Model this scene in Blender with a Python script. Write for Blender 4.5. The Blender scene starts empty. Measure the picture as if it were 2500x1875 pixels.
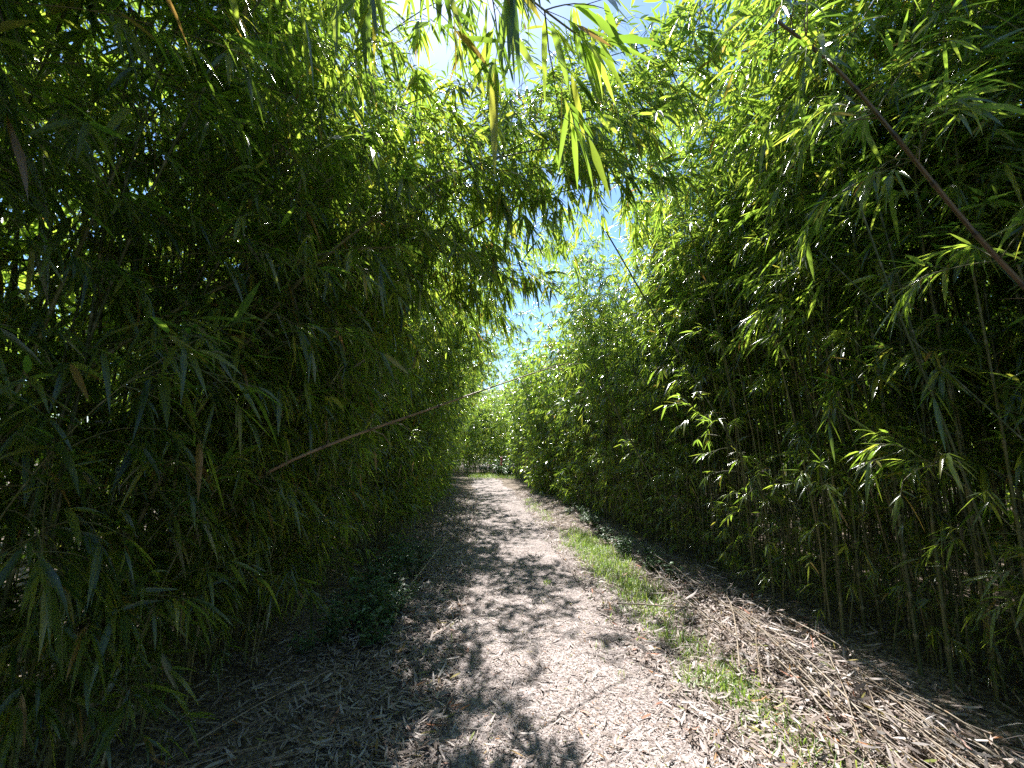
import bpy, math, random
import numpy as np
from mathutils import Vector, Matrix

R = math.radians
rnd = random.Random(7)
scene = bpy.context.scene
COL = scene.collection

# ------------------------------------------------------------------ mesh helpers
class MB:
    """collects verts, faces and a uv per loop, then becomes one mesh"""
    def __init__(self):
        self.v = []; self.f3 = []; self.f4 = []; self.n = 0; self.u3 = []; self.u4 = []; self.m3 = []; self.m4 = []; self.cur = 0
    def add(self, v, f3=None, f4=None, uv=None):
        v = np.asarray(v, float).reshape(-1, 3)
        if uv is None: uv = np.zeros((len(v), 2))
        if f3 is not None and len(f3):
            f = np.asarray(f3, int); self.f3.append(f + self.n); self.u3.append(uv[f]); self.m3.append(np.full(len(f), self.cur))
        if f4 is not None and len(f4):
            f = np.asarray(f4, int); self.f4.append(f + self.n); self.u4.append(uv[f]); self.m4.append(np.full(len(f), self.cur))
        self.v.append(v); self.n += len(v)
    def mesh(self, name, mat, smooth=True):
        me = bpy.data.meshes.new(name)
        v = np.concatenate(self.v).astype(np.float32)
        f3 = np.concatenate(self.f3) if self.f3 else np.zeros((0, 3), int)
        f4 = np.concatenate(self.f4) if self.f4 else np.zeros((0, 4), int)
        u = [a.reshape(-1, 2) for a in self.u3] + [a.reshape(-1, 2) for a in self.u4]
        n3, n4 = len(f3), len(f4)
        me.vertices.add(len(v)); me.vertices.foreach_set('co', v.ravel())
        loops = np.concatenate([f3.ravel(), f4.ravel()]).astype(np.int32)
        me.loops.add(len(loops)); me.loops.foreach_set('vertex_index', loops)
        st = np.concatenate([np.arange(n3) * 3, n3 * 3 + np.arange(n4) * 4]).astype(np.int32)
        me.polygons.add(n3 + n4); me.polygons.foreach_set('loop_start', st)
        me.polygons.foreach_set('use_smooth', np.full(n3 + n4, smooth))
        uvl = me.uv_layers.new(name='UVMap')
        uvl.data.foreach_set('uv', np.concatenate(u).astype(np.float32).ravel())
        for q in (mat if isinstance(mat, (list, tuple)) else [mat]): me.materials.append(q)
        me.polygons.foreach_set('material_index', np.concatenate(self.m3 + self.m4).astype(np.int32))
        me.update(calc_edges=True); me.validate()
        return me

def link(name, me, parent=None):
    o = bpy.data.objects.new(name, me); COL.objects.link(o)
    if parent is not None: o.parent = parent
    return o

def tag(o, label=None, cat=None, group=None, kind=None):
    if label: o['label'] = label
    if cat: o['category'] = cat
    if group: o['group'] = group
    if kind: o['kind'] = kind
    return o

def thing(name, loc, rotz, label, cat, group=None):
    o = bpy.data.objects.new(name, None); COL.objects.link(o)
    o.location = loc; o.rotation_euler = (0, 0, rotz); o.empty_display_size = .1
    return tag(o, label, cat, group)

def unit(a):
    a = np.asarray(a, float)
    return a / (np.linalg.norm(a, axis=-1, keepdims=True) + 1e-9)

def tube(mb, pts, rad, sides=6, vlen=None, cap=True):
    pts = np.asarray(pts, float); n = len(pts)
    rad = np.full(n, rad) if np.isscalar(rad) else np.asarray(rad, float)
    t = unit(np.gradient(pts, axis=0))
    ref = np.array([0, 1., 0]) if abs(t[0][1]) < .9 else np.array([1., 0, 0])
    a = np.cross(t, ref); a = unit(a); b = np.cross(t, a)
    ang = np.linspace(0, 2 * np.pi, sides, endpoint=False)
    ring = (a[:, None, :] * np.cos(ang)[None, :, None] + b[:, None, :] * np.sin(ang)[None, :, None]) * rad[:, None, None]
    v = (pts[:, None, :] + ring).reshape(-1, 3)
    vv = np.linspace(0, 1, n) if vlen is None else np.asarray(vlen, float)
    uv = np.stack([np.tile(ang / 6.28, n), np.repeat(vv, sides)], 1)
    i = np.arange(n - 1)[:, None] * sides; j = np.arange(sides)[None, :]; k = (j + 1) % sides
    f4 = np.stack([i + j, i + k, i + sides + k, i + sides + j], -1).reshape(-1, 4)
    f3 = None
    if cap:
        v = np.concatenate([v, pts[:1], pts[-1:]]); uv = np.concatenate([uv, [[0, vv[0]]], [[0, vv[-1]]]])
        j = np.arange(sides); k = (j + 1) % sides; c = n * sides
        f3 = np.concatenate([np.stack([k, j, np.full(sides, c)], 1),
                             np.stack([(n - 1) * sides + j, (n - 1) * sides + k, np.full(sides, c + 1)], 1)])
    mb.add(v, f3, f4, uv)

def jointed(mb, pts, r0, r1, inter=.24, sides=7):
    """bamboo cane: a tube with a swollen ring at every joint, uv.y counts the joints"""
    pts = np.asarray(pts, float)
    d = np.concatenate([[0], np.cumsum(np.linalg.norm(np.diff(pts, axis=0), axis=1))]); T = d[-1]
    nn = max(2, int(T / inter)); s = []; k = []; m = []
    for i in range(nn):
        for q, mm in ((0, 1.22), (.035, 1.2), (.07, .95), (.5, .97), (.93, 1.0)):
            s.append((i + q) / nn); k.append(i + q); m.append(mm)
    s.append(1); k.append(nn); m.append(1)
    s = np.array(s)
    P = np.stack([np.interp(s * T, d, pts[:, c]) for c in range(3)], 1)
    tube(mb, P, (r0 + (r1 - r0) * s) * np.array(m), sides, k)

def spline(ctrl, n=40):
    c = np.asarray(ctrl, float); c = np.concatenate([[2 * c[0] - c[1]], c, [2 * c[-1] - c[-2]]])
    out = []
    m = len(c) - 3
    for q in np.linspace(0, m - 1e-6, n):
        i = int(q); t = q - i; p0, p1, p2, p3 = c[i:i + 4]
        out.append(.5 * (2 * p1 + (p2 - p0) * t + (2 * p0 - 5 * p1 + 4 * p2 - p3) * t * t + (3 * p1 - p0 - 3 * p2 + p3) * t ** 3))
    return np.array(out)

ROWT = np.array([.16, .45, .78]); ROWW = np.array([.82, 1.0, .55])
def leaves(mb, P, D, U, L, W, droop):
    """many lance-shaped folded leaves: base P, direction D, face normal U, length L, width W, droop"""
    P, D, U = (np.asarray(a, float) for a in (P, D, U)); L, W, droop = (np.asarray(a, float)[:, None] for a in (L, W, droop))
    D = unit(D); S = unit(np.cross(D, U)); U = np.cross(S, D); n = len(P)
    def cen(t):
        c = P + D * L * t
        c = c - np.array([0, 0, 1.]) * droop * L * t * t
        return c
    V = np.zeros((n, 11, 3)); V[:, 0] = P
    for r in range(3):
        c = cen(ROWT[r]); w = W * .5 * ROWW[r]
        V[:, 1 + 3 * r] = c - S * w + U * w * .28
        V[:, 2 + 3 * r] = c
        V[:, 3 + 3 * r] = c + S * w + U * w * .28
    V[:, 10] = cen(1.0)
    f3 = np.array([[0, 2, 1], [0, 3, 2], [7, 8, 10], [8, 9, 10]])
    f4 = np.array([[1, 2, 5, 4], [2, 3, 6, 5], [4, 5, 8, 7], [5, 6, 9, 8]])
    uv1 = np.array([[.5, 0]] + [[u, t] for t in ROWT for u in (0, .5, 1)] + [[.5, 1]])
    off = (np.arange(n) * 11)[:, None, None]
    mb.add(V.reshape(-1, 3), (f3[None] + off).reshape(-1, 3), (f4[None] + off).reshape(-1, 4), np.tile(uv1, (n, 1)))

class LeafBag:
    def __init__(self): self.a = [[] for _ in range(6)]
    def put(self, *x):
        for l, q in zip(self.a, x): l.append(q)
    def __len__(self): return len(self.a[0])
    def mesh(self, name, mat):
        mb = MB(); leaves(mb, *[np.array(l) for l in self.a]); return mb.mesh(name, mat)

def rv(g): return g.normal(size=3)

def spray(bag, mb, g, p, d, ln, nl, llen, grav=.45, wide=.125):
    """a twig ending in a fan of nl leaves"""
    d = unit(d); e = p + d * ln - np.array([0, 0, .12 * ln]); 
    tube(mb, [p, (p + e) / 2 + np.array([0, 0, .03 * ln]), e], [.0016, .0013, .001], 3, cap=False)
    side = unit(np.cross(d, [0, 0, 1.]) + .1 * rv(g))
    for k in range(nl):
        q = (k + .5) / nl
        b = p + (e - p) * (.45 + .55 * q)
        sp = (1 if k % 2 else -1) * (1.0 - .65 * q) * g.uniform(.5, 1.15)
        ld = d * (.55 + .5 * q) + side * sp + .22 * rv(g) - np.array([0, 0, grav * g.uniform(.3, 1.5)])
        up = np.array([0, 0, 1.]) + .5 * rv(g)
        l = llen * g.uniform(.45, 1.2) * (.8 + .3 * q)
        bag.put(b, ld, up, l, l * wide * g.uniform(.7, 1.25), g.uniform(-.05, .65))

def branch(bag, mb, g, p, d, ln, llen, ntw, nl=(4, 7), grav=.45, r=.003):
    d = unit(d); n = 6; pts = [p]; cur = d.copy()
    for i in range(n):
        pts.append(pts[-1] + cur * ln / n); cur = unit(cur - np.array([0, 0, .09 + .05 * i]) * .9 + .06 * rv(g))
    pts = np.array(pts)
    tube(mb, pts, np.linspace(r, .0013, n + 1), 4, cap=False)
    for k in range(ntw):
        q = .25 + .75 * (k + g.uniform(.2, 1)) / ntw; q = min(q, 1)
        x = q * n; i = min(int(x), n - 1); b = pts[i] + (pts[i + 1] - pts[i]) * (x - i)
        td = unit(pts[i + 1] - pts[i]); sd = unit(np.cross(td, rv(g)))
        spray(bag, mb, g, b, td * .8 + sd * g.uniform(.3, .9), g.uniform(.06, .16), g.integers(*nl), llen, grav)

def arc(H, th0, th1, p, n=48, wig=None):
    s = np.linspace(0, 1, n); th = th0 + th1 * s ** p
    dx = np.sin(th) * H / (n - 1); dz = np.cos(th) * H / (n - 1)
    x = np.cumsum(dx) - dx[0]; z = np.cumsum(dz) - dz[0]
    y = np.zeros(n)
    if wig is not None: y = wig[0] * np.sin(s * wig[1]) * s
    return np.stack([x, y, z], 1)

def dress(pts, seed, s0, s1=1.0, inter=.24, bl=(.45, 1.0), nb=(1, 3), ntw=(3, 6), llen=.17, grav=.45, lowthin=.5, nl=(4, 7)):
    """branches and leaves for a cane that follows pts"""
    g = np.random.default_rng(seed); bag = LeafBag(); mb = MB()
    d = np.concatenate([[0], np.cumsum(np.linalg.norm(np.diff(pts, axis=0), axis=1))]); T = d[-1]
    nn = int(T / inter); az = g.uniform(0, 6.28)
    for i in range(nn):
        s = (i + .5) / nn
        if s < s0 or s > s1: continue
        q = (s - s0) / (1 - s0)
        if g.random() > lowthin + (1 - lowthin) * min(1, q * 2.2): continue
        p = np.array([np.interp(s * T, d, pts[:, c]) for c in range(3)])
        p2 = np.array([np.interp(min(1, s + .02) * T, d, pts[:, c]) for c in range(3)])
        t = unit(p2 - p) if s < .98 else unit(pts[-1] - pts[-3])
        for b in range(g.integers(*nb)):
            az += 2.4 + g.uniform(-.5, .5)
            o = np.array([math.cos(az), math.sin(az), 0.]); o = unit(o - t * o.dot(t))
            ln = g.uniform(*bl) * (1.0 - .6 * max(0, q - .35)) * (.55 + .45 * min(1, q * 3))
            branch(bag, mb, g, p, t * g.uniform(.35, .8) + o * .9, ln, llen, g.integers(*ntw), nl, grav)
    for k in range(4):
        spray(bag, mb, g, pts[-1 - k], unit(pts[-1] - pts[-3]) + .4 * rv(g), .15, 6, llen, grav)
    return bag, mb

# ------------------------------------------------------------------ materials
def mat(name):
    m = bpy.data.materials.new(name); m.use_nodes = True
    nt = m.node_tree; nt.nodes.clear()
    out = nt.nodes.new('ShaderNodeOutputMaterial')
    return m, nt, out
def N(nt, t, **k):
    n = nt.nodes.new(t)
    for a, b in k.items(): setattr(n, a, b)
    return n
def ramp(nt, fac, stops):
    r = N(nt, 'ShaderNodeValToRGB'); e = r.color_ramp.elements
    while len(e) < len(stops): e.new(.5)
    for q, (p, c) in zip(e, stops): q.position = p; q.color = (*c, 1)
    if fac is not None: nt.links.new(fac, r.inputs[0])
    return r

def leaf_mat(name, diff, trans, tmix=.5, rough=.22, spec=1.0):
    m, nt, out = mat(name); L = nt.links.new
    geo = N(nt, 'ShaderNodeNewGeometry')
    oi = N(nt, 'ShaderNodeObjectInfo')
    d = ramp(nt, geo.outputs['Random Per Island'], diff)
    t = ramp(nt, geo.outputs['Random Per Island'], trans)
    hs = N(nt, 'ShaderNodeHueSaturation'); L(d.outputs[0], hs.inputs['Color'])
    mr = N(nt, 'ShaderNodeMapRange'); L(oi.outputs['Random'], mr.inputs[0]); mr.inputs[3].default_value = .75; mr.inputs[4].default_value = 1.25
    L(mr.outputs[0], hs.inputs['Value'])
    uv = N(nt, 'ShaderNodeUVMap'); 
    sep = N(nt, 'ShaderNodeSeparateXYZ'); L(uv.outputs[0], sep.inputs[0])
    sn = N(nt, 'ShaderNodeMath', operation='MULTIPLY'); L(sep.outputs[0], sn.inputs[0]); sn.inputs[1].default_value = 70
    si = N(nt, 'ShaderNodeMath', operation='SINE'); L(sn.outputs[0], si.inputs[0])
    bp = N(nt, 'ShaderNodeBump'); bp.inputs['Strength'].default_value = .12; bp.inputs['Distance'].default_value = .002; L(si.outputs[0], bp.inputs['Height'])
    p = N(nt, 'ShaderNodeBsdfPrincipled'); L(hs.outputs[0], p.inputs['Base Color'])
    p.inputs['Roughness'].default_value = rough; p.inputs['Specular IOR Level'].default_value = spec
    L(bp.outputs[0], p.inputs['Normal'])
    tr = N(nt, 'ShaderNodeBsdfTranslucent'); L(t.outputs[0], tr.inputs[0])
    mx = N(nt, 'ShaderNodeMixShader'); mx.inputs[0].default_value = tmix
    L(p.outputs[0], mx.inputs[1]); L(tr.outputs[0], mx.inputs[2]); L(mx.outputs[0], out.inputs[0])
    return m

GREEN_D = [(0, (.028, .045, .024)), (.5, (.050, .074, .034)), (.9, (.085, .115, .046)), (.978, (.18, .18, .04)), (.994, (.26, .16, .06))]
GREEN_T = [(0, (.20, .36, .035)), (.5, (.39, .58, .055)), (.9, (.62, .78, .08)), (.978, (.55, .5, .06)), (.994, (.45, .27, .07))]
M_LEAF = leaf_mat('bamboo_leaf', GREEN_D, GREEN_T)
M_HERB = leaf_mat('herb_leaf', [(0, (.05, .11, .045)), (1, (.09, .17, .07))], [(0, (.1, .22, .05)), (1, (.18, .34, .07))], .35, .4)
M_TREE = leaf_mat('tree_leaf', [(0, (.03, .07, .02)), (1, (.07, .12, .03))], [(0, (.12, .26, .03)), (1, (.28, .42, .06))], .42, .4)
M_GRASS = leaf_mat('grass_blade', [(0, (.09, .17, .03)), (.8, (.15, .24, .045)), (1, (.3, .27, .1))], [(0, (.2, .38, .04)), (1, (.42, .5, .08))], .42, .45)

def cane_mat(name, stops, ring, rough=.45):
    m, nt, out = mat(name); L = nt.links.new
    oi = N(nt, 'ShaderNodeObjectInfo'); uv = N(nt, 'ShaderNodeUVMap'); sep = N(nt, 'ShaderNodeSeparateXYZ'); L(uv.outputs[0], sep.inputs[0])
    fr = N(nt, 'ShaderNodeMath', operation='FRACT'); L(sep.outputs[1], fr.inputs[0])
    tc = N(nt, 'ShaderNodeTexCoord'); nz = N(nt, 'ShaderNodeTexNoise'); nz.inputs['Scale'].default_value = 9; nz.inputs['Detail'].default_value = 4
    L(tc.outputs['Object'], nz.inputs['Vector'])
    ge = N(nt, 'ShaderNodeNewGeometry'); a0 = N(nt, 'ShaderNodeMath', operation='ADD'); L(oi.outputs['Random'], a0.inputs[0]); L(ge.outputs['Random Per Island'], a0.inputs[1])
    f0 = N(nt, 'ShaderNodeMath', operation='FRACT'); L(a0.outputs[0], f0.inputs[0])
    ad = N(nt, 'ShaderNodeMath', operation='ADD'); L(f0.outputs[0], ad.inputs[0]); L(nz.outputs[0], ad.inputs[1])
    ad2 = N(nt, 'ShaderNodeMath', operation='MULTIPLY'); L(ad.outputs[0], ad2.inputs[0]); ad2.inputs[1].default_value = .55
    c = ramp(nt, ad2.outputs[0], stops)
    rr = ramp(nt, fr.outputs[0], [(0, (1, 1, 1)), (.05, (1, 1, 1)), (.09, (0, 0, 0)), (.9, (0, 0, 0)), (1, (.5, .5, .5))])
    mx = N(nt, 'ShaderNodeMix', data_type='RGBA'); L(rr.outputs[0], mx.inputs['Factor']); L(c.outputs[0], mx.inputs['A']); mx.inputs['B'].default_value = (*ring, 1)
    p = N(nt, 'ShaderNodeBsdfPrincipled'); L(mx.outputs['Result'], p.inputs['Base Color']); p.inputs['Roughness'].default_value = rough
    L(p.outputs[0], out.inputs[0]); return m
M_CULM = cane_mat('green_culm', [(.2, (.04, .055, .022)), (.55, (.08, .098, .036)), (.85, (.19, .17, .07))], (.2, .185, .11))
M_BROWN = cane_mat('brown_cane', [(.2, (.09, .055, .028)), (.55, (.17, .105, .055)), (.9, (.27, .19, .11))], (.04, .026, .016))
M_TAN = cane_mat('tan_cane', [(.2, (.19, .115, .065)), (.6, (.30, .20, .12)), (.9, (.40, .30, .20))], (.07, .045, .03))
M_STRAW = cane_mat('straw_cane', [(.15, (.09, .066, .046)), (.5, (.17, .132, .095)), (.9, (.31, .26, .20))], (.2, .13, .07), .55)
M_TWIG = cane_mat('twig', [(.2, (.07, .085, .03)), (.9, (.15, .13, .05))], (.1, .1, .04), .6)

def litter_mat():
    m, nt, out = mat('dry_litter'); L = nt.links.new
    geo = N(nt, 'ShaderNodeNewGeometry')
    c = ramp(nt, geo.outputs['Random Per Island'], [(0, (.09, .065, .05)), (.2, (.22, .17, .145)), (.5, (.30, .25, .228)), (.8, (.41, .355, .33)), (.93, (.50, .45, .425)), (.96, (.32, .12, .06)), (1, (.2, .24, .06))])
    p = N(nt, 'ShaderNodeBsdfPrincipled'); L(c.outputs[0], p.inputs['Base Color']); p.inputs['Roughness'].default_value = .6
    p.inputs['Specular IOR Level'].default_value = .3
    tr = N(nt, 'ShaderNodeBsdfTranslucent'); L(c.outputs[0], tr.inputs[0])
    mx = N(nt, 'ShaderNodeMixShader'); mx.inputs[0].default_value = .12
    L(p.outputs[0], mx.inputs[1]); L(tr.outputs[0], mx.inputs[2]); L(mx.outputs[0], out.inputs[0]); return m
M_LITTER = litter_mat()

def ground_mat(name, stops, sc=1.0):
    m, nt, out = mat(name); L = nt.links.new
    tc = N(nt, 'ShaderNodeTexCoord')
    mp = N(nt, 'ShaderNodeMapping'); L(tc.outputs['Object'], mp.inputs[0])
    n1 = N(nt, 'ShaderNodeTexNoise'); n1.inputs['Scale'].default_value = 1.3 * sc; n1.inputs['Detail'].default_value = 6; L(mp.outputs[0], n1.inputs['Vector'])
    n0 = N(nt, 'ShaderNodeTexNoise'); n0.inputs['Scale'].default_value = 26 * sc; n0.inputs['Detail'].default_value = 3; L(mp.outputs[0], n0.inputs['Vector'])
    mixv = N(nt, 'ShaderNodeVectorMath', operation='MULTIPLY_ADD'); L(n0.outputs['Color'], mixv.inputs[0]); mixv.inputs[1].default_value = (.03, .03, .03); L(mp.outputs[0], mixv.inputs[2])
    v = N(nt, 'ShaderNodeTexVoronoi'); v.inputs['Scale'].default_value = 55 * sc; L(mixv.outputs[0], v.inputs['Vector'])
    w = N(nt, 'ShaderNodeSeparateXYZ'); L(v.outputs['Color'], w.inputs[0])
    a = N(nt, 'ShaderNodeMath', operation='MULTIPLY_ADD'); L(n1.outputs[0], a.inputs[0]); a.inputs[1].default_value = .7
    b = N(nt, 'ShaderNodeMath', operation='MULTIPLY'); L(w.outputs[0], b.inputs[0]); b.inputs[1].default_value = .65; L(b.outputs[0], a.inputs[2])
    c = ramp(nt, a.outputs[0], stops)
    p = N(nt, 'ShaderNodeBsdfPrincipled'); L(c.outputs[0], p.inputs['Base Color']); p.inputs['Roughness'].default_value = .9
    p.inputs['Specular IOR Level'].default_value = .2
    bp = N(nt, 'ShaderNodeBump'); bp.inputs['Strength'].default_value = .9; bp.inputs['Distance'].default_value = .012
    L(w.outputs[1], bp.inputs['Height']); L(bp.outputs[0], p.inputs['Normal'])
    L(p.outputs[0], out.inputs[0]); return m
M_SOIL = ground_mat('litter_soil', [(.15, (.03, .022, .016)), (.5, (.075, .056, .042)), (.8, (.17, .135, .105)), (1, (.28, .23, .19))])
M_PATH = ground_mat('path_grit', [(.12, (.09, .07, .064)), (.4, (.16, .132, .124)), (.7, (.27, .232, .222)), (1, (.38, .335, .325))], 1.3)

def plain_mat(name, lo, hi, scale, rough=.9):
    m, nt, out = mat(name); L = nt.links.new
    tc = N(nt, 'ShaderNodeTexCoord'); n = N(nt, 'ShaderNodeTexNoise'); n.inputs['Scale'].default_value = scale; n.inputs['Detail'].default_value = 6
    L(tc.outputs['Object'], n.inputs['Vector'])
    c = ramp(nt, n.outputs[0], [(.3, lo), (.7, hi)])
    p = N(nt, 'ShaderNodeBsdfPrincipled'); L(c.outputs[0], p.inputs['Base Color']); p.inputs['Roughness'].default_value = rough
    L(p.outputs[0], out.inputs[0]); return m
M_HILL = plain_mat('forest_hill', (.06, .10, .07), (.15, .2, .16), .08)
M_BARK = plain_mat('bark', (.06, .045, .03), (.16, .13, .1), 6)
M_PINK = plain_mat('pink_petal', (.5, .06, .13), (.7, .16, .25), 30, .6)

# ------------------------------------------------------------------ layout (metres, camera above the origin looking along +Y)
def xc(y): return .4 - .035 * y - .002 * y * y
def off_l(y): return float(np.interp(y, [-6, 0, 3, 8, 16, 24, 30], [2.3, 2.3, 2.25, 2.1, 1.95, 2.0, 2.2]))
def off_r(y): return float(np.interp(y, [-6, 0, 2.7, 5.2, 10.5, 16.5, 24, 30], [2.6, 2.6, 2.5, 2.4, 2.1, 1.75, 1.9, 2.2]))
def gz(x, y):
    """height of the ground"""
    d = x - xc(min(max(y, -8), 30))
    return .035 * math.sin(x * 1.7 + .4 * y) * min(1, abs(d)) + .05 * max(0, abs(d) - 1.1) + .03 * math.sin(y * .6)

def grid_mesh(xs, ys, f, mat_, name):
    X, Y = np.meshgrid(xs, ys)
    Z = np.array([[f(a, b) for a in xs] for b in ys])
    v = np.stack([X, Y, Z], -1).reshape(-1, 3); nx, ny = len(xs), len(ys)
    i = np.arange(ny - 1)[:, None] * nx + np.arange(nx - 1)[None]
    f4 = np.stack([i, i + 1, i + nx + 1, i + nx], -1).reshape(-1, 4)
    mb = MB(); mb.add(v, None, f4); return mb.mesh(name, mat_)

def gfar(x, y):
    z = gz(x, y)
    k = max(abs(x) - 12, abs(y - 12) - 24, 0)
    return z if k == 0 else z * max(0, 1 - k / 20)
xs = np.concatenate([np.linspace(-600, -14, 14), np.linspace(-12, 12, 97), np.linspace(14, 600, 14)])
ys = np.concatenate([np.linspace(-600, -10, 12), np.linspace(-8, 40, 150), np.linspace(44, 700, 16)])
tag(link('ground', grid_mesh(xs, ys, gfar, M_SOIL, 'ground')), kind='structure')

g = np.random.default_rng(5)
py = np.linspace(-6, 31, 230); rows = []
for y in py:
    wl = 1.0 + .10 * math.sin(y * 1.9) + .06 * math.sin(y * 5.1 + 1); wr = 1.02 + .10 * math.sin(y * 1.4 + 2) + .06 * math.sin(y * 6.3)
    if y > 8: k = min(1, (y - 8) / 14); wl -= .3 * k; wr -= .3 * k
    rows.append([(xc(y) - wl + (wl + wr) * q, y, gz(xc(y) - wl + (wl + wr) * q, y) + .006 + .02 * (1 - (2 * q - 1) ** 2)) for q in np.linspace(0, 1, 13)])
v = np.array(rows).reshape(-1, 3); i = np.arange(len(py) - 1)[:, None] * 13 + np.arange(12)[None]
mb = MB(); mb.add(v, None, np.stack([i, i + 1, i + 14, i + 13], -1).reshape(-1, 4))
tag(link('path', mb.mesh('path', M_PATH)), kind='structure')
def on_ground(x, y):
    d = (x - xc(y))
    return gz(x, y) + (.006 + .02 * (1 - min(1, d * d)) if abs(d) < 1.1 else 0)

# hill far behind
def hill(x, y):
    return -2 + 62 * math.exp(-((x - 60) / 170) ** 2 - ((y - 420) / 110) ** 2) + 48 * math.exp(-((x + 150) / 120) ** 2 - ((y - 380) / 90) ** 2) + 2.5 * math.sin(x * .11) * math.sin(y * .13)
tag(link('hill', grid_mesh(np.linspace(-420, 420, 90), np.linspace(230, 620, 50), hill, M_HILL, 'hill')), kind='structure')

# ------------------------------------------------------------------ dry leaf litter (nobody could count it)
def flat_bits(n, xyf, lf, wf, seed, tilt=.22):
    g = np.random.default_rng(seed); P = xyf(g, n)
    az = g.uniform(0, 6.28, len(P)); m = len(P)
    D = np.stack([np.cos(az), np.sin(az), g.normal(0, tilt * .5, m)], 1)
    U = np.stack([g.normal(0, tilt, m), g.normal(0, tilt, m), np.ones(m)], 1)
    L = lf(g, m); W = wf(g, m, L)
    return P, D, U, L, W
def bits_mesh(mb, P, D, U, L, W, curl):
    D = unit(D); S = unit(np.cross(D, U)); U = np.cross(S, D); n = len(P); L = L[:, None]; W = W[:, None]
    V = np.zeros((n, 6, 3))
    V[:, 0] = P - D * L * .5; V[:, 5] = P + D * L * .5 + U * curl[:, None] * L
    V[:, 1] = P - D * L * .2 - S * W * .5; V[:, 2] = P - D * L * .2 + S * W * .5
    V[:, 3] = P + D * L * .2 - S * W * .45 + U * curl[:, None] * L * .3; V[:, 4] = P + D * L * .2 + S * W * .45 + U * curl[:, None] * L * .3
    o = (np.arange(n) * 6)[:, None, None]
    mb.add(V.reshape(-1, 3), (np.array([[0, 2, 1], [3, 4, 5]])[None] + o).reshape(-1, 3), (np.array([[1, 2, 4, 3]])[None] + o).reshape(-1, 4))
mb = MB()
def pos_path(g, n):          # small chips over the gravel, thinning with distance
    y = 1.2 + (g.random(n) ** 1.9) * 13; x = np.array([xc(q) for q in y]) + g.uniform(-1.35, 1.35, n)
    z = np.array([on_ground(a, b) for a, b in zip(x, y)]) + g.uniform(.002, .012, n)
    return np.stack([x, y, z], 1)
P, D, U, L, W = flat_bits(110000, pos_path, lambda g, m: .008 + .035 * g.random(m) ** 2, lambda g, m, L: g.uniform(.003, .007, m), 1, .3)
bits_mesh(mb, P, D, U, L, W, np.random.default_rng(2).normal(0, .12, len(P)))
def pos_edge(g, n):          # whole fallen leaves, thick at both sides
    y = .9 + (g.random(n) ** 1.8) * 16; s = np.where(g.random(n) < .55, -1, 1)
    x = np.array([xc(q) for q in y]) + s * (.65 + np.abs(g.normal(0, .85, n)))
    z = np.array([on_ground(a, b) for a, b in zip(x, y)]) + g.uniform(.004, .035, n)
    return np.stack([x, y, z], 1)
P, D, U, L, W = flat_bits(46000, pos_edge, lambda g, m: .03 + .11 * g.random(m) ** 1.4, lambda g, m, L: L * g.uniform(.09, .15, m), 3, .35)
bits_mesh(mb, P, D, U, L, W, np.random.default_rng(4).normal(0, .2, len(P)))
def pos_wide(g, n):          # a few long leaves on the path itself
    y = 1.2 + (g.random(n) ** 1.6) * 12; x = np.array([xc(q) for q in y]) + g.uniform(-1, 1, n)
    z = np.array([on_ground(a, b) for a, b in zip(x, y)]) + g.uniform(.006, .02, n)
    return np.stack([x, y, z], 1)
P, D, U, L, W = flat_bits(2600, pos_wide, lambda g, m: g.uniform(.05, .13, m), lambda g, m, L: L * g.uniform(.08, .14, m), 5, .2)
bits_mesh(mb, P, D, U, L, W, np.random.default_rng(6).normal(0, .15, len(P)))
def pos_heap(g, n):          # leaves caught among the dead canes
    y = g.uniform(1.5, 5.6, n); x = np.interp(y, [1.5, 2.5, 5.5], [2.15, 2.12, 2.02]) + g.normal(0, .24, n)
    z = np.array([on_ground(a, b) for a, b in zip(x, y)]) + .015 + .13 * g.random(n) ** 1.5
    return np.stack([x, y, z], 1)
P, D, U, L, W = flat_bits(3200, pos_heap, lambda g, m: g.uniform(.05, .17, m), lambda g, m, L: L * g.uniform(.07, .13, m), 8, .6)
bits_mesh(mb, P, D, U, L, W, np.random.default_rng(9).normal(0, .25, len(P)))
tag(link('leaf_litter', mb.mesh('leaf_litter', M_LITTER, False)), 'dry tan bamboo leaves strewn over the path and its edges', 'leaf litter', kind='stuff')

# ------------------------------------------------------------------ grass
bag = LeafBag(); g = np.random.default_rng(11)
def tuft(x, y, n, h, sp):
    for _ in range(n):
        a, b = x + g.normal(0, sp), y + g.normal(0, sp * 1.3)
        t = g.uniform(0, 6.28); k = g.uniform(.1, .9)
        l = h * g.uniform(.5, 1.2)
        bag.put((a, b, on_ground(a, b)), (math.cos(t) * k, math.sin(t) * k, 1), (math.cos(t), math.sin(t), .15), l, g.uniform(.004, .008) * (1 + y * .03), g.uniform(.1, .8))
for _ in range(560):
    y = 4.3 + 4.8 * g.beta(1.6, 1.8); tuft(xc(y) + 1.3 + g.normal(0, .17) + .05 * math.sin(y * 4), y, g.integers(3, 22), g.uniform(.08, .2), .06)
for _ in range(70):
    y = g.uniform(2.2, 11); tuft(xc(y) + 1.25 + g.normal(0, .3), y, g.integers(2, 7), .12, .04)
for (x, y, k) in ((1.48, 3.75, 24), (1.58, 3.1, 40), (1.35, 4.3, 6), (1.65, 2.75, 12), (1.5, 2.5, 5), (1.75, 2.3, 5)):
    for _ in range(int(k * 1.4)): tuft(x - .1 + g.normal(0, .12), y + g.normal(0, .17), 13, g.uniform(.08, .16), .05)
for _ in range(40):
    y = g.uniform(10, 14); tuft(xc(y) + 1.0 + g.normal(0, .12), y, 14, .14, .08)
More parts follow.
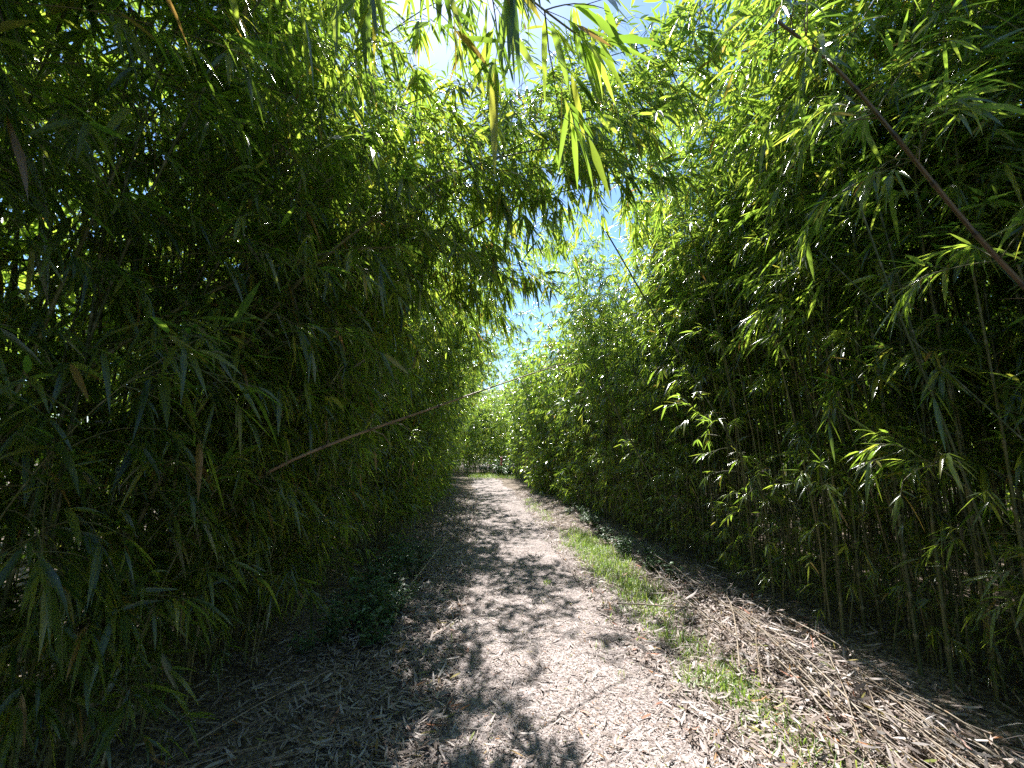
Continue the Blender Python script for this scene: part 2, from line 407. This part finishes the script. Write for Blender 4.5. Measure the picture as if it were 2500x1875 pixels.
for _ in range(50):
    y = g.uniform(6, 14); tuft(xc(y) - 1.3 + g.normal(0, .15), y, 7, .1, .07)
tuft(.42, 5.3, 40, .07, .035)
for _ in range(260):
    y = g.uniform(23.5, 29); tuft(xc(24) + g.uniform(-1.0, 2.6), y, 16, .38, .2)
tag(link('grass', bag.mesh('grass', M_GRASS)), 'bright green grass along the path edge', 'grass', kind='stuff')

# ------------------------------------------------------------------ bamboo
VAR = {}
def foliage(bag_, br):
    br.cur = 1
    br.m3 = [np.full(len(f), 1) for f in br.f3]; br.m4 = [np.full(len(f), 1) for f in br.f4]
    br.cur = 0
    leaves(br, *[np.array(l) for l in bag_.a])
    return br.mesh('foliage', [M_LEAF, M_TWIG])
def variant(key, pts, seed, r0, inter=.24, culm=M_CULM, **kw):
    cb = MB(); jointed(cb, pts, r0, r0 * .22, inter)
    bag_, br = dress(pts, seed, inter=inter, **kw)
    VAR[key] = (cb.mesh('culm', culm), foliage(bag_, br))
# arching canes, leafy nearly to the ground (left thicket)
for i, (H, a0, a1, p) in enumerate([(6.4, .05, .95, 2.0), (5.8, .06, 1.2, 2.4), (6.8, .03, .85, 2.1), (5.2, .08, 1.1, 2.2)]):
    variant('arch%d' % i, arc(H, a0, a1, p, wig=(.12, 5 + i)), 100 + i, .013, s0=.08, llen=.195, bl=(.5, 1.1), nb=(2, 4), ntw=(4, 7), nl=(5, 9), lowthin=.8, grav=.75)
# upright canes, bare below (right thicket)
for i, (H, a0, a1, p) in enumerate([(6.2, .02, .45, 2.6), (5.6, .03, .6, 2.6), (6.8, .02, .4, 3.0), (5.2, .04, .5, 2.4)]):
    variant('erect%d' % i, arc(H, a0, a1, p, wig=(.06, 6 + i)), 200 + i, .013, s0=.24, llen=.19, bl=(.35, .85), nb=(2, 4), ntw=(4, 7), nl=(5, 9), lowthin=.3)
# upright canes leafy to the ground
for i, (H, a0, a1, p) in enumerate([(4.6, .04, .6, 2.3), (5.4, .03, .5, 2.6)]):
    variant('leafy%d' % i, arc(H, a0, a1, p, wig=(.06, 6 + i)), 250 + i, .011, s0=.06, llen=.185, bl=(.3, .65), nb=(2, 4), ntw=(3, 6), nl=(5, 9), lowthin=.8, grav=.6)
# young short canes
for i, (H, a0, a1, p) in enumerate([(1.5, .1, .7, 1.6), (2.1, .1, .9, 1.7), (2.8, .06, .9, 2.0)]):
    variant('young%d' % i, arc(H, a0, a1, p, 30, wig=(.05, 5)), 300 + i, .006, .17, s0=.12, llen=.165, bl=(.25, .5), ntw=(2, 4), lowthin=.9)

def sow(side, y0, y1, d0, d1, n, seed, keys, sc=(.85, 1.15), turn=.7, mind=.10):
    g = np.random.default_rng(seed); out = []
    for _ in range(n):
        y = g.uniform(y0, y1); d = d0 + (d1 - d0) * g.random() ** 1.15
        x = xc(y) + (-(off_l(y) + d) if side < 0 else off_r(y) + d)
        if any((x - q[0]) ** 2 + (y - q[1]) ** 2 < mind ** 2 for q in out): continue
        face = (0 if side < 0 else (math.pi if keys[0] == 'arch0' else -1.4)) + g.normal(0, turn)       # local +X, the way it leans, turned to the path
        out.append((x, y, face, g.uniform(*sc), keys[g.integers(len(keys))], d, side))
    return out
A = ['arch0', 'arch1', 'arch2', 'arch3']; E = ['erect0', 'erect1', 'erect2', 'erect3']; LF = ['leafy0', 'leafy1']; Y = ['young0', 'young1', 'young2']
spots = []
spots += sow(-1, .7, 6, 0, .8, 48, 1, E + A + LF, (.8, 1.0), mind=.1)
spots += sow(-1, 6, 27, 0, .8, 130, 11, E + LF + A + A, (.85, 1.1), mind=.08)
spots += sow(-1, .2, 28, .6, 4.5, 310, 2, A + E, (.85, 1.1), 1.0)
spots += sow(-1, 1.9, 20, -.15, .5, 66, 3, Y, (.8, 1.2), 1.5)
spots += sow(-1, 1.4, 4, -.15, .5, 18, 33, Y, (.8, 1.2), 1.0)
spots += sow(-1, -.5, 2.5, .8, 4, 32, 71, A + E, (.9, 1.1), 1.0)
spots += sow(1, 2.4, 9, -.1, .45, 34, 72, Y, (.5, .85), 1.5)
spots += sow(1, 1.6, 8, 0, .7, 75, 41, E + E + E + LF, (.8, 1.1), 1.0, mind=.07)
spots += sow(1, 8, 27, 0, .6, 125, 4, E + ['erect0', 'erect1'] + LF + LF, (.8, 1.1), 1.0, mind=.08)
spots += sow(1, 1.4, 28, .5, 5, 330, 5, E, (.8, 1.12), 1.4)
spots += sow(1, .5, 22, 4.6, 8, 170, 56, LF + E, (.8, 1.0), 1.4)
spots += sow(-1, .5, 22, 5, 7.5, 90, 57, LF + E, (.8, 1.0), 1.4)
spots += sow(1, 1.3, 4, .6, 2.4, 20, 55, A, (.8, 1.0), .6)
spots += sow(1, 1.1, 2.4, -.4, .3, 13, 58, Y, (.7, .95), .8)
spots += sow(1, 2, 20, 8, 13, 170, 59, LF + E, (.8, 1.0), 1.4)
spots += sow(1, 2.3, 18, -.1, .6, 52, 6, Y, (.6, 1.0), 1.5)
spots += sow(-1, -7, .2, 0, 5, 90, 7, A + E); spots += sow(1, -7, 1.2, 0, 5, 90, 8, E + A)
# the thicket that closes the end of the path
g = np.random.default_rng(77)
for _ in range(160):
    y = g.uniform(29.5, 34); x = g.uniform(-8, 6)
    spots.append((x, y, g.uniform(0, 6.28), g.uniform(.8, 1.2), LF[g.integers(2)], y - 29.5, 0))
for _ in range(420):
    y = g.uniform(29.5, 42); x = g.uniform(-15, 12)
    spots.append((x, y, g.uniform(0, 6.28), g.uniform(.75, 1.15), (LF + LF + E + A)[g.integers(12)], y - 29.5, 0))
for _ in range(14):
    spots.append((xc(25) + g.uniform(-2.5, 2.2), g.uniform(27.5, 29.5), g.uniform(0, 6.28), g.uniform(.6, .9), LF[g.integers(2)], 0, 0))

def score(s):
    x, y, f, sc, k, d, side = s
    if y < .5: return 99
    return max(d, 0) / 1.1 + y / 9 + (.15 if k.startswith('young') else 0)
spots.sort(key=score)
SOLO, REST = spots[:278], spots[278:]

LAB = {
    (-1, 'arch'): ('green bamboo arching from the left thicket over the path', 'arching bamboos of the left thicket'),
    (-1, 'leafy'): ('bamboo clothed in dark leaves to the ground on the left edge', 'leafy bamboos along the left edge of the path'),
    (-1, 'erect'): ('upright green bamboo inside the left thicket', 'upright bamboos of the left thicket'),
    (-1, 'young'): ('short young bamboo with large leaves at the foot of the left thicket', 'young bamboos at the foot of the left thicket'),
    (1, 'erect'): ('upright bamboo with bare lower culm in the right thicket', 'upright bamboos of the right thicket'),
    (1, 'leafy'): ('bamboo leafy to the ground along the right edge of the path', 'leafy bamboos along the right edge of the path'),
    (1, 'young'): ('short young bamboo sprouting at the foot of the right thicket', 'young bamboos at the foot of the right thicket'),
}
PROTO = {}
def plant(s):
    x, y, f, sc, k, d, side = s
    lab, grp = LAB.get((side, k[:-1]), ('bamboo in the thicket that closes the far end of the path', 'bamboos at the far end of the path'))
    t = thing('bamboo', (x, y, gz(x, y) - .02), f, lab, 'bamboo', grp)
    t.scale = (sc, sc, sc)
    for nm, me in zip(('culm', 'foliage'), VAR[k]):
        c = link(nm, me, t)
        PROTO.setdefault((k, nm), c)
for s in SOLO: plant(s)
for k in VAR:      # every kind stands somewhere as a bamboo of its own
    if (k, 'culm') not in PROTO: plant(next(q for q in REST if q[4] == k))

# the rest of the thicket: one mesh of simpler bamboos, seen only through the front rows
def thicket(spots_, sticks, seed):
    g = np.random.default_rng(seed); mb = MB(); Pn, Dn, Un, Ln, Wn = [], [], [], [], []
    for (x, y, f, sc, k, d, side) in spots_:
        near = y < 10 and d < 2.5
        arch = k.startswith('arch'); leafy = k.startswith('leafy')
        young = k.startswith('young')
        H = (g.uniform(1.3, 2.8) if young else g.uniform(5.0, 7.0)) * sc; th1 = g.uniform(.9, 1.4) if arch else g.uniform(.3, .8)
        pts = arc(H, g.uniform(0, .1), th1, 2.2, 14, (.1, g.uniform(4, 7)))
        c, s_ = math.cos(f), math.sin(f)
        pts = np.stack([x + pts[:, 0] * c - pts[:, 1] * s_, y + pts[:, 0] * s_ + pts[:, 1] * c, pts[:, 2] - .02], 1)
        mb.cur = 1; tube(mb, pts, np.linspace(.006 if young else .013, .003, 14) * sc, 5 if near else 4, np.linspace(0, 22, 14), cap=False)
        nc = 24 if young else (85 if near else 55); nl = 7
        s0 = .08 if leafy or young or d > 4.5 else (.15 if side <= 0 else .24)
        q = s0 + (1 - s0) * g.random(nc) ** .85
        P = np.stack([np.interp(q * 13, np.arange(14), pts[:, a]) for a in range(3)], 1)
        az = g.uniform(0, 6.28, nc); o = np.stack([np.cos(az), np.sin(az), np.zeros(nc)], 1)
        rad = g.uniform(.05, .4 if young else .75, nc) * (1.1 - .55 * q)
        P = P + o * rad[:, None] + np.array([0, 0, 1]) * (rad * g.uniform(-.1, .5, nc))[:, None]
        td = o + .5 * g.normal(size=(nc, 3)); td[:, 2] *= .5; td = unit(td)
        sd = unit(np.cross(td, [0, 0, 1.]))
        sp = np.linspace(-1, 1, nl)[None, :, None] * g.uniform(.5, 1.1, (nc, nl, 1))
        D = td[:, None] * .7 + sd[:, None] * sp * .8 + .25 * g.normal(size=(nc, nl, 3)) - np.array([0, 0, 1.]) * g.uniform(.2, .9, (nc, nl, 1))
        D = unit(D); L = g.uniform(.12, .23, (nc, nl)) * (1.0 if near else 1.2)
        Pn.append((P[:, None] + D * (L * .62)[..., None]).reshape(-1, 3)); Dn.append(D.reshape(-1, 3)); Ln.append(L.ravel())
    mb.cur = 1
    for (x, y, a, k, h) in sticks:          # thin bare culms packed behind the edge
        q = np.linspace(0, 1, 5)[:, None]
        tube(mb, np.array([[x, y, -.03]]) + q * np.array([[k * math.cos(a), k * math.sin(a), h]]) + .05 * np.sin(q * 5) * np.array([[1, 0, 0]]), g.uniform(.005, .010) * (1.5 if g.random() < .2 else 1), 4, np.linspace(0, h * g.uniform(3, 5), 5), cap=False)
    P = np.concatenate(Pn); D = np.concatenate(Dn); L = np.concatenate(Ln); n = len(P)
    U = np.array([0, 0, 1.]) + .5 * g.normal(size=(n, 3))
    mb.cur = 0; bits_mesh(mb, P, D, U, L, L * g.uniform(.12, .17, n), -np.abs(g.normal(0, .2, n)))
    print('thicket leaves', n, 'bamboos', len(spots_))
    return mb.mesh('bamboo_thicket', [M_LEAF, M_CULM])
g = np.random.default_rng(88); STICKS = []
for side, n_ in ((1, 1000), (-1, 550)):
    for _ in range(n_):
        y = g.uniform(.9, 17); d = .05 + 3.2 * g.random() ** 1.3
        STICKS.append((xc(y) + (off_r(y) + d if side > 0 else -off_l(y) - d), y, g.uniform(0, 6.28), abs(g.normal(0, .3 if g.random() < .88 else 1.0)), g.uniform(2.5, 4.2)))
tag(link('bamboo_thicket', thicket(REST, STICKS, 900)), 'dense mass of bamboo standing behind the front rows', 'bamboo thicket', kind='stuff')

# ------------------------------------------------------------------ single canes that stand out
def hero(name, ctrl, r0, r1, label, cat, culm, seed, inter=.26, leafy=None, group=None):
    ctrl = np.array(ctrl, float); base = ctrl[0].copy(); pts = spline(ctrl - base, 50)
    cb = MB(); jointed(cb, pts, r0, r1, inter, 9)
    gs = np.random.default_rng(seed)
    if culm is not M_CULM:
        for _ in range(9):
            k = gs.integers(8, 48); t_ = unit(pts[min(k + 1, 49)] - pts[k]); o_ = unit(np.cross(t_, rv(gs))); L_ = gs.uniform(.03, .3)
            e = pts[k] + (t_ * .8 + o_ * .7) * L_
            tube(cb, [pts[k], (pts[k] + e) / 2 + .06 * L_ * rv(gs), e - np.array([0, 0, .2 * L_])], [.0035, .0025, .0012], 5)
    if leafy is None:
        o = link(name, cb.mesh(name, culm)); o.location = base; return tag(o, label, cat, group)
    t = thing(name, base, 0, label, cat, group)
    link('culm', cb.mesh('culm', culm), t)
    bag_, br = dress(pts, seed, inter=inter, **leafy)
    link('foliage', foliage(bag_, br), t)
    return t
# brown cane leaning in from the right, leafy at its tip
hero('leaning_bamboo', [(3.7, 1.75, 0), (3.06, 1.75, 1.47), (2.32, 1.8, 2.38), (1.72, 1.83, 3.44), (1.40, 1.88, 3.9)], .0155, .008,
     'thick brown cane leaning in over the path from the right with a dark leafy tip', 'bamboo', M_BROWN, 41, .3,
     dict(s0=.52, llen=.16, bl=(.3, .65), nb=(2, 6), ntw=(4, 7), nl=(5, 9), lowthin=.08))
# brown cane bowed across the path from the left
hero('bowed_cane', [(-3.0, 4.0, 0), (-2.15, 3.3, 1.1), (-1.4, 2.5, 1.5), (-.59, 3.38, 1.97), (.5, 4.7, 2.57), (.8, 5.1, 2.68)], .015, .004,
     'long brown cane bowed low across the path from the left thicket', 'dead cane', M_TAN, 42, .33, dict(s0=.45, s1=.56, llen=.15, bl=(.3, .5), nb=(1, 3), ntw=(2, 4), nl=(3, 6), lowthin=1, grav=1.3))
hero('pale_cane', [(-3.9, 3.8, 0), (-3.6, 3.6, 2.6), (-2.7, 2.8, 3.7), (-1.56, 2.25, 3.5), (-1.2, 2.2, 3.2)], .009, .004,
     'thin pale cane bending over high inside the left thicket', 'dead cane', M_STRAW, 43, .3)
hero('bare_cane', [(-2.2, 9, 0), (-1.6, 9, 2.6), (-.13, 9, 3.85), (.75, 9, 4.02), (1.4, 9, 3.92), (1.9, 9, 3.5)], .012, .004,
     'bare thin cane arching against the blue sky above the path', 'dead cane', M_STRAW, 44, .3)
hero('slanted_cane', [(3.85, 4.1, 0), (3.35, 4, 1.26), (2.66, 3.95, 2.55), (2.4, 3.9, 3.0)], .012, .006,
     'reddish brown cane slanting among the upright culms of the right thicket', 'dead cane', M_BROWN, 45, .3)
hero('fallen_cane', [(-1.22, 4.3, .03), (-1.1, 5.4, .16), (-.95, 7.4, .33)], .011, .005,
     'pale fallen cane lying along the left edge of the path', 'dead cane', M_STRAW, 46, .3)

# long arching bamboos whose leafy tops hang over the path close to the camera
def overhang(base, face, H, a0, a1, p, seed, s0, llen, label):
    pts = arc(H, a0, a1, p, wig=(.15, 5)); c, s_ = math.cos(face), math.sin(face)
    q = np.stack([base[0] + pts[:, 0] * c - pts[:, 1] * s_, base[1] + pts[:, 0] * s_ + pts[:, 1] * c, pts[:, 2]], 1)
    hero('bamboo', q[::4], .016, .004, label, 'bamboo', M_CULM, seed, .24,
         dict(s0=s0, llen=llen, bl=(.5, 1.1), nb=(2, 5), ntw=(5, 8), nl=(5, 10), lowthin=.8, grav=.6), 'bamboos hanging over the path')
OV = [((-2.3, 3.2), .1, 7.0, .12, 1.45, 1.5), ((-2.4, 4.2), -.1, 7.4, .12, 1.35, 1.5), ((-2.2, 2.2), .35, 6.2, .12, 1.5, 1.5),
      ((-2.5, 1.4), .8, 5.6, .15, 1.7, 1.4), ((-2.5, 3.7), .0, 8.0, .1, 1.4, 1.5), ((-2.3, 2.9), .25, 7.4, .1, 1.5, 1.5), ((-2.3, 4.6), -.2, 7.8, .1, 1.45, 1.5),
      ((-2.4, 3.4), .15, 7.0, .14, 1.6, 1.4), 
      ((-2.3, 7.4), 0, 7.4, .1, 1.15, 1.7), ((-2.4, 9.3), -.1, 7.6, .1, 1.15, 1.7), ((-2.5, 12.2), .05, 7.8, .1, 1.15, 1.6)]
for n_, o_ in enumerate(OV):
    overhang(*o_, 500 + n_, .25, .18, 'long green bamboo arching from the left thicket and hanging its leafy top over the path' if o_[0][1] < 5 else 'long bamboo leaning out from the left across the middle of the path')

hero('bamboo', [(-2.6, .4, 0), (-2.3, .5, 2.1), (-1.4, .75, 3.25), (-.45, 1.0, 3.3), (.2, 1.15, 2.95)], .010, .003,
     'bamboo whose large bright leaves hang at the top of the view', 'bamboo', M_CULM, 520, .22,
     dict(s0=.66, llen=.19, bl=(.25, .5), nb=(2, 4), ntw=(2, 4), nl=(4, 7), lowthin=1, grav=.8))

# dead canes heaped along the right edge
g = np.random.default_rng(61); CANES = []
for v_ in range(8):
    L_ = g.uniform(1.1, 2.3); cb = MB(); bow = g.normal(0, .025); lift = g.uniform(0, .12)
    sx = np.linspace(0, 1, 9)
    kink = g.uniform(.3, .8); bend = g.normal(0, .1)
    jointed(cb, np.stack([bow * np.sin(sx * 3.1) + bend * np.maximum(0, sx - kink), (sx - .5) * L_, lift * np.sin(sx * 3.1) + g.normal(0, .006, 9)], 1), g.uniform(.0035, .008), .0025, g.uniform(.14, .24), 6)
    CANES.append(cb.mesh('fallen_cane', M_STRAW))
for n_ in range(72):
    y = 1.5 + 4.0 * g.random() ** 1.3; x = np.interp(y, [1.5, 2.5, 5.5], [2.15, 2.12, 2.02]) + g.normal(0, .17 if n_ % 6 else .35)
    o = link('fallen_cane', CANES[n_ % 8]); o.location = (x, y, on_ground(x, y) + .012 + .12 * g.random() ** 2)
    o.rotation_euler = (g.normal(0, .06), 0, g.normal(-.08, .17 if n_ % 5 else .6) + (math.pi if g.random() < .5 else 0))
    tag(o, 'dry straw coloured cane in the heap along the right edge of the path', 'dead cane', 'dead canes heaped along the right edge of the path')
for n_ in range(12):
    y = g.uniform(1.7, 2.7); x = -1.25 + g.normal(0, .18)
    o = link('fallen_cane', CANES[n_ % 8]); o.location = (x, y, on_ground(x, y) + .04 + .1 * g.random()); o.scale = (.6, .6, .6)
    o.rotation_euler = (g.normal(.1, .1), 0, -.75 + g.normal(0, .2))
    tag(o, 'thin dry cane among the straw at the foot of the left thicket', 'dead cane', 'thin dry canes at the foot of the left thicket')

# leafy weeds
HERB = []
for v_ in range(4):
    g = np.random.default_rng(700 + v_); st = MB(); bag = LeafBag()
    for _ in range(9):
        az = g.uniform(0, 6.28); k = g.uniform(.1, .7); h = g.uniform(.2, .42); pts = [np.array([g.normal(0, .03), g.normal(0, .03), 0])]
        for i in range(5): pts.append(pts[-1] + unit(np.array([math.cos(az) * k * (1 + .2 * i), math.sin(az) * k * (1 + .2 * i), 1])) * h / 5)
        tube(st, pts, np.linspace(.003, .0015, 6), 4)
        for p in pts[1:]:
            for _ in range(3):
                a = g.uniform(0, 6.28); l = g.uniform(.04, .085)
                bag.put(p, (math.cos(a), math.sin(a), g.uniform(-.1, .5)), (0, 0, 1) + .3 * rv(g), l, l * .42, .25)
    HERB.append((st.mesh('stem', M_TWIG), bag.mesh('foliage', M_HERB)))
g = np.random.default_rng(71)
def weed(x, y, sc, label, grp):
    t = thing('weed', (x, y, on_ground(x, y) - .005), g.uniform(0, 6.28), label, 'weed', grp); t.scale = (sc, sc, sc * g.uniform(.8, 1.2))
    a, b = HERB[g.integers(4)]; link('stem', a, t); link('foliage', b, t)
for _ in range(26):
    y = g.uniform(3.5, 6.5); weed(xc(y) - 1.52 + g.normal(0, .2) - .04 * (y - 4), y, g.uniform(.6, 1.15), 'small leafy weed at the foot of the left thicket', 'weeds at the foot of the left thicket')
for _ in range(26):
    y = g.uniform(5.2, 11); weed(xc(y) + 1.98 - .04 * (y - 5) + g.normal(0, .18), y, g.uniform(.4, .9), 'small leafy weed at the foot of the right thicket', 'weeds at the foot of the right thicket')
for _ in range(16):
    y = g.uniform(25, 28.5); weed(xc(25) + g.uniform(-1.2, 2.4), y, g.uniform(1.5, 3), 'leafy weed in the sunny grass at the end of the path', 'weeds at the end of the path')
# pink flower spike far away
t = thing('flower', (-.62, 24.6, gz(-.62, 24.6)), 0, 'tall pink flower spike in the grass at the end of the path', 'flower')
sm = MB(); tube(sm, [(0, 0, 0), (.02, 0, .7), (0, .02, 1.25)], [.01, .008, .004], 6); link('stem', sm.mesh('stem', M_TWIG), t)
bag = LeafBag()
for i in range(60):
    a = g.uniform(0, 6.28); z = g.uniform(.75, 1.22); bag.put((0, 0, z), (math.cos(a), math.sin(a), -.3), (0, 0, 1), .09 * (1.5 - z + .3), .05, .3)
link('petals', bag.mesh('petals', M_PINK), t)

# fresh green sprigs dropped on the path near the camera
for n_, (x, y, a) in enumerate([(-.02, 1.98, .4), (.28, 1.9, 2.2), (.95, 2.05, 1.0), (.05, 2.25, -.6)]):
    g = np.random.default_rng(800 + n_); bag = LeafBag(); mbx = MB()
    for _ in range(3): spray(bag, mbx, g, np.array([0, 0, .03]), np.array([math.cos(a) + g.normal(0, .4), math.sin(a) + g.normal(0, .4), .1]), .1, 6, .12, .1)
    o = link('fallen_sprig', foliage(bag, mbx)); o.location = (x, y, on_ground(x, y) + .01)
    tag(o, ['fresh green sprig of leaves dropped on the path', 'grey green sprig of leaves lying at the bottom edge of the picture', 'small green sprig lying on the right side of the path', 'leafy green sprig lying on the left side of the path'][n_], 'sprig')

# broadleaf trees beyond the end of the path
def tree(x, y, H, seed, label):
    g = np.random.default_rng(seed); t = thing('tree', (x, y, -.05), 0, label, 'tree')
    tr = MB(); tube(tr, [(0, 0, 0), (.1, 0, H * .3), (0, .1, H * .55), (.1, 0, H * .85)], [.22, .17, .12, .04], 8)
    cl = []
    for i in range(16):
        z0 = H * g.uniform(.3, .75); a = g.uniform(0, 6.28); r_ = H * g.uniform(.15, .34); e = np.array([math.cos(a) * r_, math.sin(a) * r_, z0 + H * g.uniform(.05, .25)])
        tube(tr, [(0, 0, z0), e * np.array([.5, .5, 1]) - (0, 0, .2), e], [.07, .05, .02], 5); cl.append(e)
    link('trunk', tr.mesh('trunk', M_BARK), t)
    bag = LeafBag()
    for c in cl:
        for _ in range(240):
            p = c + g.normal(size=3) * np.array([.5, .5, .38]) * H * .13
            bag.put(p, rv(g) + (0, 0, -.4), (0, 0, 1) + .6 * rv(g), g.uniform(.12, .24), g.uniform(.06, .1), .2)
    link('crown', bag.mesh('crown', M_TREE), t)
TREES = [(-6.5, 40, 8.5, 'broad leafy tree rising left of the end of the path'), (-1.5, 43, 8, 'dark green tree standing behind the far end of the path'),
         (4, 41, 9, 'tall leafy tree rising right of the end of the path')]
for n_, (x, y, H, l) in enumerate(TREES): tree(x, y, H, 950 + n_, l)

# light and camera
w = bpy.data.worlds.new('World'); scene.world = w; w.use_nodes = True
nt = w.node_tree; bg = nt.nodes['Background']; sky = nt.nodes.new('ShaderNodeTexSky'); sky.sky_type = 'NISHITA'
EL, AZ = 58, -12           # sun ahead of the camera, a little to the left
sky.sun_disc = False; sky.sun_elevation = R(EL); sky.sun_rotation = R(AZ); sky.air_density = 1.0; sky.dust_density = .3; sky.ozone_density = 3.0
hsv = nt.nodes.new('ShaderNodeHueSaturation'); hsv.inputs['Saturation'].default_value = 1.15
nt.links.new(sky.outputs[0], hsv.inputs['Color']); nt.links.new(hsv.outputs[0], bg.inputs[0]); bg.inputs[1].default_value = .09
sd = Vector((math.sin(R(AZ)) * math.cos(R(EL)), math.cos(R(AZ)) * math.cos(R(EL)), math.sin(R(EL))))
sl = bpy.data.lights.new('sun', 'SUN'); sl.energy = 4.8; sl.angle = R(.5); sl.color = (1, .965, .91)
so = bpy.data.objects.new('sun', sl); COL.objects.link(so); so.rotation_euler = (-sd).to_track_quat('-Z', 'Y').to_euler()
cam = bpy.data.cameras.new('camera'); co = bpy.data.objects.new('camera', cam); COL.objects.link(co)
cam.sensor_width = 36; cam.lens = 36 * 414 / 1024; cam.clip_end = 2000; cam.clip_start = .02
co.location = (0, 0, 1.6); co.rotation_euler = (R(90 + 9.2), 0, 0)
scene.camera = co
vs = scene.view_settings; vs.view_transform = 'Standard'; vs.look = 'None'; vs.gamma = 1; vs.use_curve_mapping = False; vs.exposure = 1.7
cy = scene.cycles
cy.max_bounces = 6; cy.diffuse_bounces = 4; cy.glossy_bounces = 1; cy.transmission_bounces = 5; cy.sample_clamp_indirect = 6
cy.use_denoising = False; cy.denoiser = 'OPENIMAGEDENOISE'; cy.denoising_input_passes = 'RGB_ALBEDO_NORMAL'
